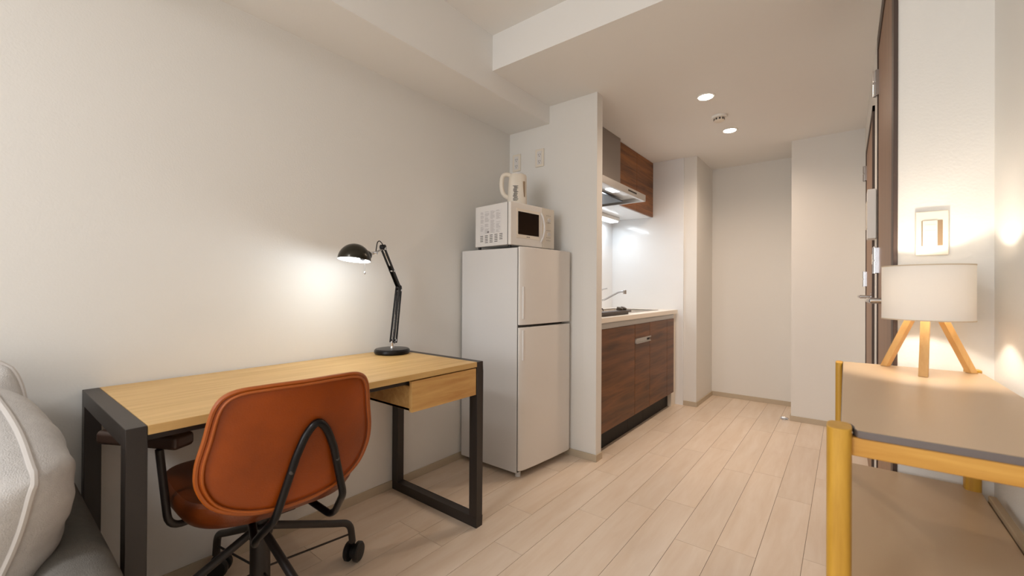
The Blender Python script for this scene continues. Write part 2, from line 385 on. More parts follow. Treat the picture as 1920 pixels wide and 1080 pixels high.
def flatbar(bm, a, b, dx, wdt=.006, t=.0022, side=0.0):
    a, b = Vector(a), Vector(b); d = (b-a).normalized(); n = AN.cross(d).normalized()
    off = AN*dx+n*side
    vs_ = [a+off+n*wdt*s+AN*(t*q) for s in (-1, 1) for q in (-1, 1)]+[b+off+n*wdt*s+AN*(t*q) for s in (-1, 1) for q in (-1, 1)]
    v = [bm.verts.new(p) for p in vs_]
    for f in ((0,1,3,2),(4,6,7,5),(0,4,5,1),(2,3,7,6),(0,2,6,4),(1,5,7,3)): bm.faces.new([v[i] for i in f])
bm = BM()
for dx in (-.009, .009):
    for sd_ in (-.014, .013): flatbar(bm, J0+Vector((0, 0, -.012)), J1+AD*sd_*-.35, dx, .0048, .0026, sd_)
obj('lower_arm', bm, BLACKG, lp)
bm = BM()
for dx in (-.009, .009): flatbar(bm, J1, J2, dx, .0062, .002, 0)
flatbar(bm, J1.lerp(J2, .02), J1.lerp(J2, .55), 0, .004, .008, -.006)
obj('upper_arm', bm, BLACKG, lp)
def spring(bm, a, b, r, n, wr):
    a, b = Vector(a), Vector(b); d = b-a; t = d.normalized(); u = t.orthogonal().normalized(); v = t.cross(u); P = []
    for i in range(n*10+1):
        an = i/10*2*math.pi; P.append(a+d*(i/(n*10))+(u*math.cos(an)+v*math.sin(an))*r)
    tube(bm, P, wr, 5)
bm = BM(); spring(bm, J0.lerp(J1, .05)+Vector((-.003, 0, 0)), J0.lerp(J1, .48)+Vector((-.003, 0, 0)), .0045, 22, .0011); spring(bm, J0.lerp(J1, .05)+Vector((.005, .004, 0)), J0.lerp(J1, .48)+Vector((.005, .004, 0)), .0045, 22, .0011)
tube(bm, [J0.lerp(J1, .48), J0.lerp(J1, .96)], .0014, 6); obj('lower_spring', bm, CHROME, lp)
bm = BM(); n_ = AD*-.010+Vector((0, 0, .006)); spring(bm, J1+n_*1.2, J1.lerp(J2, .42)+n_*.9, .0038, 18, .001); tube(bm, [J1.lerp(J2, .42)+n_*.9, J1.lerp(J2, .9)], .0013, 6); obj('upper_spring', bm, CHROME, lp)
for J, r_ in ((J0, .006), (J1+Vector((0, 0, -.012)), .006), (J1.lerp(J2, .45), .005), (J2, .007), (J3, .007)):
    bm = BM(); lathe(bm, [(r_, -.016), (r_, .016)], J, 14, AN); obj('bolt', bm, CHROME, lp)
bm = BM(); tube(bm, [J2, J3], .0045, 10); obj('neck_rod', bm, CHROME, lp)
bm = BM(); tube(bm, [J0-AD*.016+Vector((0, 0, -.014)), J0+AD*.018+Vector((0, 0, -.008))], .004, 8); obj('cross_bar', bm, CHROME, lp)
for J in (J1, J2+Vector((0, 0, .006))):
    bm = BM(); lathe(bm, [(.008, -.013), (.013, -.011), (.013, .011), (.008, .013)], J, 20, AN); obj('elbow_knuckle', bm, BLACKG, lp)
bm = BM(); tube(bm, catmull([J2+Vector((0, 0, .008)), LQ(.098, 1.262), LQ(.122, 1.272), LQ(.140, 1.262), LQ(.148, 1.236), LQ(.152, 1.218)], 6), .0024, 8); obj('cord', bm, BLACKP, lp)
# dome shade: axis points from opening to crown
SC = LQ(.318, 1.170); ax = (AD*-.14+Vector((.03, 0, 1))).normalized(); HD = (AD*-1).normalized()
R_ = .067
prof = [(R_*math.cos(t), R_*1.04*math.sin(t)) for t in [i*math.pi/2/16*.97 for i in range(17)]]
inner = [(r_*.972, h*.972) for r_, h in prof]
bm = BM(); lathe(bm, [(inner[0][0], 0)]+prof, SC, 44, ax, close=False); obj('lamp_shade', bm, mat('shade_black_olive', (50, 46, 36), .22, .5), lp)
bm = BM(); lathe(bm, inner, SC, 44, ax, close=False); obj('shade_lining', bm, INSIDEW, lp)
bm = BM(); lathe(bm, [(.020, -.028), (.024, -.016), (.024, 0), (.020, .014), (.012, .020)], SC+HD*.088+Vector((0, 0, .026)), 24, HD+Vector((0, 0, .15))); obj('lamp_socket', bm, BLACKG, lp)
bm = BM(); tube(bm, [SC+HD*.100+Vector((0, 0, .028)), J3], .0055, 10); obj('swivel_link', bm, CHROME, lp)
bm = BM(); bmesh.ops.create_uvsphere(bm, u_segments=24, v_segments=16, radius=.024, matrix=Matrix.Translation(SC+Vector((0, 0, .022)))); obj('bulb', bm, BULB, lp)
bm = BM(); pc = SC+HD*.078+Vector((0, 0, .006)); tube(bm, [pc, pc+Vector((0, 0, -.052))], .0011, 6); lathe(bm, [(.0012, -.064), (.0038, -.060), (.0038, -.054), (.0015, -.050)], pc, 10); obj('pull_chain', bm, CHROME, lp)
light('desk_lamp_light', 'POINT', tuple(Vector((dlx, dly, ZD))+SC+Vector((0, 0, -.010))), 2.3, (.86, .94, 1), .022)

# ---------------------------------------------------------------- fridge
FX0, FXB, FY0, FY1, FH = -1.862, -1.432, 1.868, 2.338, 1.288
fr = thing('refrigerator', 'tall white two-door refrigerator between the desk and the partition', 'refrigerator', (-1.64, 2.1, 0))
F = lambda b: (b[0]+1.64, b[1]+1.64, b[2]-2.1, b[3]-2.1, b[4], b[5])
pbox('cabinet', FRIDGE, F((FX0, FXB, FY0, FY1, .028, FH-.004)), fr, .006)
pbox('door_gasket', GREYGAP, F((FXB, FXB+.006, FY0+.006, FY1-.006, .035, FH-.008)), fr, 0)
dprof = [(FXB+.006, FY0+.001), (FXB+.014, FY0+.0005), (-1.414, FY0+.006), (-1.406, FY0+.020), (-1.400, FY0+.045), (-1.390, FY0+.12), (-1.380, FY0+.22), (-1.372, FY0+.32), (-1.367, FY0+.40), (-1.364, FY0+.445), (-1.367, FY0+.462), (-1.376, FY1), (FXB+.006, FY1)]
def fdoor(z0, z1, hz0, hz1, name):
    bm = BM(); prism(bm, [(p[0]+1.64, p[1]-2.1) for p in dprof], 2, z0, z1)
    d = obj(name, bm, FRDOOR, fr, bevel=.0035)
    bm = BM(); box(bm, -1.4095+1.64, -1.4000+1.64, FY0+.018-2.1, FY0+.032-2.1, hz0, hz1)
    h = obj('door_handle', bm, APPL, d, bevel=.002)
    return d
fdoor(.045, .838, .655, .835-.012, 'lower_door'); fdoor(.852, FH, .885, 1.065, 'upper_door')
pbox('top_hinge_cover', FRIDGE, F((-1.44, -1.40, FY1-.06, FY1-.005, FH-.003, FH+.008)), fr, .002)
for (x, y) in ((-1.45, FY0+.04), (-1.45, FY1-.04), (-1.80, FY0+.04), (-1.80, FY1-.04)):
    bm = BM(); lathe(bm, [(.016, 0), (.016, .03)], (x+1.64, y-2.1, 0), 16); obj('foot', bm, FRIDGE, fr)

# ---------------------------------------------------------------- microwave
MZ0 = FH+.0005; mr = math.radians(-6)
mw = thing('microwave', 'small white microwave with dark window sitting on top of the refrigerator', 'microwave', (-1.474, 1.856, MZ0), mr)
MW_, MD, MH = .392, .295, .242    # local: x = -depth..0, y = 0..width
pbox('body', APPL, (-MD, -.022, 0, MW_, .014, MH+.014), mw, .004)
pbox('seam', GREYGAP, (-.022, -.018, .002, MW_-.002, .016, MH+.012), mw, 0)
dr = pbox('door', FRDOOR, (-.018, .004, 0, .275, .012, MH+.015), mw, .005)
pbox('window_frame', CREAM, (.0035, .0055, .046, .252, .055, .224), dr, .002)
pbox('window', SCREEN, (.0045, .0072, .060, .240, .076, .207), dr, .002)
bm = BM(); tube(bm, catmull([(.002, .262, .045), (.016, .268, .075), (.024, .272, .128), (.016, .268, .190), (.002, .262, .222)], 8), .0055, 12); obj('door_handle', bm, APPL, dr)
cp = pbox('control_panel', CREAM, (-.018, .003, .277, MW_, .012, MH+.015), mw, .004)
for z in (.185, .10):
    bm = BM(); lathe(bm, [(.013, 0), (.012, .006)], (.003, .336, z), 20, (1, 0, 0)); obj('dial', bm, APPL, cp)
bm = BM()
for z in (.212, .168, .122, .078, .06):
    for y in (.315, .330, .345): box(bm, .003, .0036, y, y+.007, z, z+.0022)
obj('printed_marks', bm, INK, cp)
bm = BM()
for i, y in enumerate((.133, .143, .153)): box(bm, .0056, .006, y, y+.006, .062, .068)
obj('maker_mark', bm, INK, dr)
# rating label and vents on the near side (faces -y)
bm = BM(); box(bm, -.248, -.070, -.0006, .0002, .085, .222); lbp = obj('rating_label', bm, mat('label_paper', (228, 224, 222), .5), mw)
bm = BM(); rr = random.Random(3)
for col, (xa, xb) in enumerate(((-.245, -.215), (-.208, -.168), (-.160, -.118), (-.112, -.075))):
    z = .218
    while z > .09:
        w_ = rr.uniform(.5, 1)*(xb-xa)
        if rr.random() < .82: box(bm, xa, xa+w_, -.0010, -.0005, z-.0011, z)
        z -= .0048
box(bm, -.188, -.172, -.0011, -.0005, .092, .103)
obj('label_print', bm, mat('label_ink', (140, 134, 134), .7), lbp)
bm = BM()
for c_ in range(5):
    for r_ in range(4 + (c_ in (1, 2, 3))):
        x = -.248+c_*.041; z = .074-r_*.010+c_*.001
        box(bm, x, x+.024, -.0012, .0005, z, z+.0035)
obj('vent_slots', bm, GREYGAP, mw)
for (x, y) in ((-.02, .02), (-.02, MW_-.02), (-MD+.02, .02), (-MD+.02, MW_-.02)):
    bm = BM(); lathe(bm, [(.009, 0), (.010, .014)], (x, y, 0), 14); obj('foot', bm, BLACKP, mw)

# ---------------------------------------------------------------- kettle
KZ = MZ0+MH+.0145
kt = thing('electric_kettle', 'cream white electric kettle standing on top of the microwave', 'kettle', (-1.585, 2.045, KZ+.0005), math.radians(-44))
# local +y = spout side (right in view), -y = handle side; label faces +x
bm = BM(); prof = []
secs = [(0, .062), (.018, .063), (.02, .060), (.10, .057), (.165, .053), (.190, .050), (.203, .042), (.208, .01)]
seg = 36; rings = []
for z, r_ in secs:
    ring = []
    for k in range(seg):
        a = 2*math.pi*k/seg; rx = r_*.86; ry = r_
        x, y = rx*math.copysign(abs(math.cos(a))**.8, math.cos(a)), ry*math.copysign(abs(math.sin(a))**.8, math.sin(a))
        if z > .12 and math.sin(a) > .9: y += (z-.12)*.10
        ring.append(bm.verts.new((x, y+.012, z)))
    rings.append(ring)
for A, B in zip(rings, rings[1:]):
    for k in range(seg): bm.faces.new((A[k], A[(k+1) % seg], B[(k+1) % seg], B[k]))
bm.faces.new(rings[0][::-1]); bm.faces.new(rings[-1]); obj('body', bm, CREAM, kt)
bm = BM(); tube(bm, catmull([(0, -.025, .196), (0, -.052, .202), (0, -.074, .192), (0, -.083, .160), (0, -.081, .110), (0, -.068, .078), (0, -.042, .060)], 8), .0135, 14, sx=.9); obj('handle', bm, CREAM, kt)
bm = BM(); lathe(bm, [(.038, .200), (.037, .209), (.020, .214)], (0, .012, 0), 28); obj('lid', bm, APPL, kt)
pbox('water_window', BROWNW, (.036, .0445, .040, .054, .060, .155), kt, .003)
bm = BM(); rr = random.Random(5)
for i in range(16):
    z = .035+i*.0058; box(bm, .0492, .0508, -.014-rr.uniform(0, .008), .008+rr.uniform(-.006, .004), z, z+.0028)
obj('printed_label', bm, INK, kt)
bm = BM(); box(bm, .018, .034, -.052, -.040, .012, .020); obj('switch', bm, GREYGAP, kt)

# ---------------------------------------------------------------- kitchen
XC = -1.205; YK0, YK1 = YP1+.002, 4.033
sbox('wall_backsplash', GLOSSW, [(XL+.001, -1.862, YK0, 4.02, .80, ZLO), (-1.862, -1.166, 4.020, 4.034, 0, ZLO)])
ct = thing('countertop', 'cream kitchen worktop over the brown base cabinets', 'worktop', (-1.53, 3.2, .835))
K = lambda b: (b[0]+1.53, b[1]+1.53, b[2]-3.2, b[3]-3.2, b[4]-.835, b[5]-.835)
pbox('slab', COUNTER, [K((-1.860, XC, YK0, 3.10, .838, .872)), K((-1.860, XC, 3.75, 3.985, .838, .872)), K((-1.860, -1.72, 3.10, 3.75, .838, .872)), K((-1.32, XC, 3.10, 3.75, .838, .872))], ct, .002)
pbox('sink_basin', STEEL, [K((-1.735, -1.305, 3.085, 3.765, .70, .705)), K((-1.735, -1.722, 3.085, 3.765, .705, .8375)), K((-1.318, -1.305, 3.085, 3.765, .705, .8375)), K((-1.722, -1.318, 3.085, 3.098, .705, .8375)), K((-1.722, -1.318, 3.752, 3.765, .705, .8375)),
     K((-1.735, -1.305, 3.085, 3.105, .8725, .8765)), K((-1.735, -1.305, 3.745, 3.765, .8725, .8765)), K((-1.735, -1.715, 3.105, 3.745, .8725, .8765)), K((-1.325, -1.305, 3.105, 3.745, .8725, .8765))], ct, .001)
pbox('handle_channel', STEEL, [K((XC-.03, XC-.012, YK0, 3.905, .800, .836)), K((XC-.012, XC-.006, YK0, 3.905, .826, .830)), K((XC-.012, XC-.004, YK0, 3.905, .799, .803))], ct, .0008)
def cab(name, y0, y1, label, parts, group='brown base cabinets of the kitchen'):
    t = thing(name, label, 'cabinet', (-1.53, (y0+y1)/2, 0), 0, group); yc = (y0+y1)/2
    L = lambda b: (b[0]+1.53, b[1]+1.53, b[2]-yc, b[3]-yc, b[4], b[5])
    pbox('body', DARKB, [L((-1.855, XC-.032, y0+.001, y1-.001, .13, .69)), L((-1.855, -1.268, y0+.001, y1-.001, 0, .13))], t, 0)
    for (nm, a, b_, za, zb) in parts:
        p = pbox(nm, WALNUT, L((XC-.027, XC-.008, a+.0012, b_-.0012, za, zb)), t, .0015)
        if nm == 'drawer':
            pbox('handle', STEEL, [L((XC-.008, XC+.004, a+.004, b_-.004, za-.004, za+.004)), L((XC-.010, XC-.006, a+.004, b_-.004, za-.030, za)), L((XC-.008, XC+.004, a+.004, b_-.004, za-.034, za-.028))], p, .001)
            pbox('handle_shadow_gap', DARKB, L((XC-.0070, XC-.0055, b_-.07, b_-.012, za-.024, za-.008)), p, 0)
    return t
cab('base_cabinet', YK0+.002, 3.007, 'wide brown wood base cabinet beside the partition, under the cooktop', [('door', YK0+.002, 3.007, .135, .797)])
cab('base_cabinet', 3.007, 3.309, 'narrow brown base cabinet with a drawer and steel pull, middle of the three', [('drawer', 3.007, 3.309, .688, .797), ('door', 3.007, 3.309, .135, .654)])
cab('base_cabinet', 3.309, 3.905, 'far brown base cabinet with two doors under the sink', [('door', 3.309, 3.72, .135, .797), ('door', 3.72, 3.905, .135, .797)])
fp = pbox('filler_panel', CREAM, [(-1.86, XC-.03, 3.9865, 4.019, 0, .866), (-1.86, XC-.03, 3.906, 3.9864, 0, .834)], None, .001); tag(fp, 'tall narrow white filler panel at the far end of the base cabinets', 'panel')
# cooktop
ck = thing('cooktop', 'small dark two-burner gas cooktop on the worktop beside the partition', 'cooktop', (-1.45, 2.72, .8725))
pbox('body', STONE, (-.20, .195, -.27, .27, .001, .014), ck, .004)
pbox('control_strip', STONE, (.13, .205, -.27, .30, .014, .030), ck, .005)
for (x, y) in ((-.04, -.13), (-.04, .14)):
    bm = BM(); lathe(bm, [(.045, .014), (.042, .028), (.02, .030)], (x, y, 0), 24)
    b_ = obj('burner', bm, BLACKM, ck)
    for k in range(4):
        bm = BM(); a = math.pi/4+k*math.pi/2; tube(bm, [(x+.09*math.cos(a), y+.09*math.sin(a), .016), (x+.085*math.cos(a), y+.085*math.sin(a), .036), (x+.03*math.cos(a), y+.03*math.sin(a), .036)], .004, 8); obj('pan_support', bm, BLACKM, b_)
for y in (.17, .235):
    bm = BM(); lathe(bm, [(.023, 0), (.022, .022), (.012, .025)], (.165, y, .028), 20, (.35, 0, 1)); obj('knob', bm, mat('knob_grey', (92, 84, 74), .35, .4), ck)
bm = BM()
for i in range(6): box(bm, .155, .180, -.21+i*.055, -.175+i*.055, .0305, .0315)
obj('printed_marks', bm, mat('strip_marks', (150, 138, 130), .5), ck)
# faucet
fc = thing('faucet', 'chrome single-lever kitchen faucet with a long raised spout by the sink', 'faucet', (-1.785, 3.56, .8725))
bm = BM(); lathe(bm, [(.026, 0), (.024, .010), (.020, .014), (.020, .115), (.022, .12), (.022, .155), (.014, .162)], seg=24); obj('body', bm, CHROME, fc)
bm = BM(); tube(bm, catmull([(.012, 0, .075), (.06, 0, .088), (.15, .005, .135), (.20, .005, .158), (.245, .005, .165)], 8), .0085, 14); sp = obj('spout', bm, CHROME, fc)
bm = BM(); lathe(bm, [(.013, -.022), (.0145, -.012), (.0145, .010), (.010, .014)], (.252, .005, .163), 18); obj('aerator', bm, STEEL, sp)
bm = BM(); tube(bm, catmull([(0, 0, .158), (.03, 0, .175), (.085, 0, .190)], 6), [.007]*13, 10, sx=.6); obj('lever', bm, CHROME, fc)
# range hood
hd = thing('range_hood', 'stainless range hood with slanted visor and grey duct cover above the cooktop', 'range hood', (-1.6, 2.83, 1.727))
H_ = lambda b: (b[0]+1.6, b[1]+1.6, b[2]-2.83, b[3]-2.83, b[4]-1.727, b[5]-1.727)
pbox('duct_cover', mat('duct_grey', (150, 140, 132), .4, .5), H_((-1.858, -1.420, YK0+.002, 3.206, 1.778, ZLO-.001)), hd, .001)
hv = pbox('visor', STEEL, [H_((-1.225, -1.205, YK0+.002, 3.185, 1.727, 1.776)), H_((-1.858, -1.225, YK0+.002, 3.185, 1.768, 1.777)), H_((-1.858, -1.225, 3.170, 3.185, 1.727, 1.768)), H_((-1.858, -1.84, YK0+.002, 3.17, 1.727, 1.768))], hd, .001)
pbox('inner_panel', GLOSSW, H_((-1.84, -1.226, YK0+.006, 3.168, 1.760, 1.7675)), hd, 0)
pbox('grease_filter', mat('filter_dark', (54, 54, 56), .35, .6), [H_((-1.70, -1.36, 2.50, 3.12, 1.735, 1.745)), H_((-1.66, -1.40, 2.54, 3.08, 1.745, 1.76))], hd, .003)
pbox('button_panel', DARKB, H_((-1.2052, -1.2035, 2.855, 3.005, 1.750, 1.760)), hd, 0)
pbox('hood_light_lens', BARGLOW, H_((-1.33, -1.27, 2.75, 2.87, 1.754, 1.7595)), hd, .001)
light('hood_light', 'AREA', (-1.30, 2.81, 1.750), 2.6, (.80, .92, 1), .10, .05)
# upper cabinet
uc = thing('wall_cabinet', 'brown wood wall cabinet up at the ceiling beyond the range hood', 'cabinet', (-1.65, 3.61, 1.745))
U = lambda b: (b[0]+1.65, b[1]+1.65, b[2]-3.61, b[3]-3.61, b[4]-1.745, b[5]-1.745)
pbox('body', GLOSSW, U((-1.858, -1.467, 3.210, 4.017, 1.745, ZLO-.001)), uc, .001)
for a, b_ in ((3.210, 3.614), (3.614, 4.017)): pbox('door', WALNUTU, U((-1.466, -1.447, a+.001, b_-.001, 1.745, ZLO-.003)), uc, .0015)
# under-cabinet bar light
bl = thing('cabinet_light', 'slim glowing white light bar under the wall cabinet against the backsplash', 'light', (-1.76, 3.56, 1.70))
pbox('housing', INSIDEW, (-.055, .045, -.30, .30, .012, .044), bl, .004); pbox('diffuser', BARGLOW, (-.045, .035, -.29, .29, 0, .0115), bl, .003)
light('cabinet_bar_light', 'AREA', (-1.76, 3.56, 1.692), 2.3, (.80, .91, 1), .07, .5)

# ---------------------------------------------------------------- low shelf (right foreground)
SZ = .85
sh = thing('console_shelf', 'two-tier console shelf with yellow wood posts and taupe boards along the right wall', 'shelf', (.125, 1.15, 0))
G = lambda x, y, z: (x-.125, y-1.15, z)
def G6(b): return (b[0]-.125, b[1]-.125, b[2]-1.15, b[3]-1.15, b[4], b[5])
def post(x, y, rx, ry, zt):
    bm = BM(); pts = []
    for k in range(28):
        a = 2*math.pi*k/28; e = .62
        pts.append((x-.125+rx*math.copysign(abs(math.cos(a))**e, math.cos(a)), y-1.15+ry*math.copysign(abs(math.sin(a))**e, math.sin(a))))
    prism(bm, pts, 2, 0, zt); obj('post', bm, YWOOD, sh, bevel=.0015)
post(-.007, .795, .0150, .024, SZ+.002); post(-.0135, 1.515, .0085, .022, SZ+.001)
post(.262, .795, .0150, .024, SZ-.024); post(.252, 1.557, .0155, .019, SZ+.004)
def board(z0, z1, name, y0=.786, y1=1.535):
    bm = BM(); x0, x1 = -.0055, .266; r = .016
    pts = []
    for cx_, cy_, a0 in ((x1-r, y0+r, -90), (x1-r, y1-r, 0)):
        for j in range(7):
            a = math.radians(a0+j*15); pts.append((cx_+r*math.cos(a), cy_+r*math.sin(a)))
    pts += [(x0, y1), (x0, y0+.040), (.002, y0+.038), (.0075, y0+.032), (.0100, y0+.022), (.0105, y0+.010), (.0135, y0+.002), (.020, y0)]
    prism(bm, [(p[0]-.125, p[1]-1.15) for p in pts], 2, z0, z1)
    bm.normal_update()
    for f in bm.faces: f.material_index = 0 if abs(f.normal.z) > .5 else 1
    return obj(name, bm, [SHELFB, SHELFE], sh, bevel=.0018, bseg=3)
bt_ = board(SZ-.0112, SZ, 'top_board')
pbox('dark_joint', BLACKP, [G6((.009, .015, .800, .815, SZ-.02, SZ-.0005))], sh, .001)
board(.541, .554, 'lower_board', .80, 1.575)
pbox('front_rail', YWOODX, G6((.006, .250, .790, .812, SZ-.0385, SZ-.0115)), sh, .002)
pbox('back_rail', YWOODX, G6((-.004, .236, 1.500, 1.520, SZ-.0385, SZ-.0115)), sh, .002)
for b_ in ((.006, .250, .802, .820, .505, .5395), (-.004, .236, 1.500, 1.520, .505, .5395)): pbox('lower_rail', YWOODX, G6(b_), sh, .002)
pbox('shaded_wall_strip', mat('shaded_wall_beige', (176, 154, 124), .6), G6((.268, .282, .80, 1.50, .538, .565)), sh, .002)  # added strip, its beige standing in for shaded wall beside the board

# table lamp
LX, LY = .158, 1.462
tl = thing('table_lamp', 'small lit table lamp with cream drum shade on three wooden legs, on the shelf', 'lamp', (LX, LY, SZ+.0006))
bm = BM(); seg = 56; r0 = .0845; z0, z1 = .130, .262
lathe(bm, [(r0, z0), (r0, z1), (r0-.0012, z1), (r0-.0012, z0), (r0, z0)], seg=seg, close=False); obj('lamp_shade', bm, SHADE, tl)
for z in (z0, z1):
    bm = BM(); lathe(bm, [(r0-.0018, z-.001), (r0+.0006, z-.001), (r0+.0006, z+.0016), (r0-.0018, z+.0016), (r0-.0018, z-.001)], seg=seg, close=False); obj('shade_rim', bm, mat('shade_rim', (214, 196, 168), .8), tl)
for ax_, ay_ in ((-.074, .050), (-.014, -.082), (.086, .055)):
    bm = BM(); a = Vector((ax_*.10, ay_*.10, .185)); b_ = Vector((ax_, ay_, .0)); d = (b_-a).normalized()
    out = Vector((ax_, ay_, 0)).normalized(); s_ = Vector((-out.y, out.x, 0)); w1, w2 = .0085, .006
    vs_ = []
    for p, zfix in ((a, None), (b_, 0)):
        for sx_, sy_ in ((-1, -1), (1, -1), (1, 1), (-1, 1)): vs_.append(bm.verts.new(p+s_*w1*sx_+out*w2*sy_*1.3))
    for f in ((0,1,2,3),(7,6,5,4),(0,4,5,1),(1,5,6,2),(2,6,7,3),(3,7,4,0)): bm.faces.new([vs_[i] for i in f])
    obj('leg', bm, LAMPW, tl, bevel=.001)
bm = BM(); lathe(bm, [(.018, .175), (.018, .190), (.012, .192), (.012, .205)], seg=20); obj('bulb_holder', bm, LAMPW, tl)
bm = BM(); bmesh.ops.create_uvsphere(bm, u_segments=20, v_segments=12, radius=.018, matrix=Matrix.Translation((0, 0, .222))); obj('bulb', bm, BULB, tl)
light('table_lamp_light', 'POINT', (LX, LY, SZ+.200), 11.5, (1, .88, .74), .02)

# ---------------------------------------------------------------- office chair
CX, CY, CR = -1.470, .575, math.radians(-4)
ch = thing('desk_chair', 'tan leather swivel desk chair with black tube frame pushed under the oak desk', 'chair', (CX, CY, 0), CR)
# local +x = backrest side
def backx(y, z): y -= BO; return .355+.17*(z-.62)-.75*y*y
BO = -.020
half = [(0, .812), (.09, .812), (.155, .806), (.186, .776), (.202, .70), (.214, .635), (.208, .580), (.174, .528), (.10, .494), (0, .484)]
outl = [(y, z) for y, z in half]+[(-y, z) for y, z in half[-2:0:-1]]
O2 = [(v.x, v.y) for v in catmull([(y, z, 0) for y, z in outl], 6, True)]
zc = .645
O2 = [(y+BO, z) for y, z in O2]
def surf(sign, thick):
    bm = BM(); rings = []; n = len(O2); S_ = [1, .97, .92, .84, .7, .5, .28]
    for s_ in S_:
        t = thick*(1-s_**6)**.5 if s_ < 1 else 0
        rings.append([bm.verts.new((backx(BO+(y-BO)*s_, zc+(z-zc)*s_)+sign*t, BO+(y-BO)*s_, zc+(z-zc)*s_)) for y, z in O2])
    c = bm.verts.new((backx(BO, zc)+sign*thick, BO, zc))
    for A, B in zip(rings, rings[1:]):
        for k in range(n): bm.faces.new((A[k], A[(k+1) % n], B[(k+1) % n], B[k]))
    for k in range(n): bm.faces.new((rings[-1][k], rings[-1][(k+1) % n], c))
    return bm
bk = obj('backrest', surf(1, .013), LEATHER, ch)
obj('backrest_pad', surf(-1, .034), LEATHERD, bk)
bm = BM(); tube(bm, [(backx(y, z)+.001, y, z) for y, z in O2], .0062, 8, True); tube(bm, [(backx(BO+(y-BO)*.955, zc+(z-zc)*.965)+.0118, BO+(y-BO)*.955, zc+(z-zc)*.965) for y, z in O2], .0032, 8, True); obj('piping', bm, LEATHERD, bk)
# seat
def seat():
    bm = BM(); n = 56; out = []
    for k in range(n):
        a = 2*math.pi*k/n; e = .55
        out.append((.015+.262*math.copysign(abs(math.cos(a))**e, math.cos(a)), .232*math.copysign(abs(math.sin(a))**e, math.sin(a))*(1-.09*math.cos(a))))
    def zz(x, y, s_): return .462+.018*max(0, abs(y)/.24-.4)+.02*max(0, x/.24)**2
    rings = []
    for s_, dz in ((.35, -.052), (.80, -.062), (.93, -.052), (.99, -.030), (1.0, -.012), (.985, .004), (.95, .013), (.86, .016), (.6, .006), (.3, 0)):
        rings.append([bm.verts.new((.005+(x-.005)*s_, y*s_, zz(x*s_, y*s_, s_)+dz)) for x, y in out])
    for A, B in zip(rings, rings[1:]):
        for k in range(n): bm.faces.new((A[k], A[(k+1) % n], B[(k+1) % n], B[k]))
    bm.faces.new(rings[0][::-1]); bm.faces.new(rings[-1]); return bm
obj('seat', seat(), LEATHERS, ch)
# V bracket behind the back
def br(y, z, off=.016): return Vector((backx(y*.5, z)+off+.004, y, z))
yo = .012
P = [(.215, yo-.085, .392), (.245, yo-.100, .368), (.262, yo-.106, .385), br(yo-.088, .47, .018), br(yo-.048, .62), br(yo-.026, .675), br(yo, .700), br(yo+.026, .675), br(yo+.050, .62), br(yo+.090, .47, .018), (.262, yo+.108, .385), (.245, yo+.100, .372), (.12, yo+.075, .392)]
P[0] = (.12, yo-.075, .392)
bm = BM(); tube(bm, fillet(P[:5], .02)+catmull([P[4], P[5], P[6], P[7], P[8]], 8)[1:-1]+fillet(P[8:], .02), .0102, 14); vb = obj('back_bracket', bm, BLACKG, ch)
for yy, z in ((yo-.060, .585), (yo+.060, .585)):
    p = br(yy, z)+Vector((.007, 0, 0)); bm = BM(); lathe(bm, [(.0055, 0), (.005, .003), (.002, .0035)], p, 14, (1, 0, 0)); obj('screw', bm, GREYGAP, vb)
# under-seat mechanism, column
pbox('mechanism', BLACKP, [(-.09, .13, -.06, .06, .365, .392)], ch, .005)
bm = BM(); lathe(bm, [(.029, .10), (.029, .30), (.024, .302), (.018, .303), (.018, .366)], seg=28); lathe(bm, [(.022, .075), (.027, .10)], seg=28); obj('column', bm, BLACKM, ch)
# four-leg base
base = BM()
lathe(base, [(.034, .262), (.036, .268), (.036, .296), (.032, .300)], seg=28); bo = obj('base_hub', base, BLACKM, ch)
bang = [93+4, 183+4, 273+4, 3+4]; CAST = [30, -40, 70, 10]; ci = 0
for a in bang:
    a = math.radians(a); d = Vector((math.cos(a), math.sin(a), 0)); q = Vector((-d.y, d.x, 0))
    P = [d*.02+Vector((0, 0, .284)), d*.26+Vector((0, 0, .180)), d*.325+Vector((0, 0, .155)), d*.335+Vector((0, 0, .078))]
    bm = BM(); tube(bm, fillet(P, .045), .0125, 14); lg = obj('leg', bm, BLACKM, ch)
    bm = BM(); tube(bm, [d*.02+Vector((0, 0, .150)), d*.330+Vector((0, 0, .112))], .0035, 8); obj('brace_rod', bm, BLACKM, lg)
    # twin wheel caster, wheels roll along a slightly turned axis
    wa = math.radians(CAST[ci])-CR; ci += 1; wx = Vector((math.cos(wa), math.sin(wa), 0)); cc = d*.335+Vector((0, 0, .036))+Vector((-wx.y, wx.x, 0))*.010
    bm = BM(); tube(bm, [d*.335+Vector((0, 0, .085)), cc+Vector((0, 0, .01))], .007, 10); box_c = cc
    lathe(bm, [(.020, -.008), (.024, -.006), (.024, .006), (.020, .008)], cc, 20, wx); cst = obj('caster', bm, BLACKP, lg)
    for sgn in (-1, 1):
        bm = BM(); lathe(bm, [(.030, .009), (.036, .012), (.036, .024), (.031, .029), (.012, .030)], cc, 32, wx*sgn); obj('wheel', bm, BLACKP, lg)
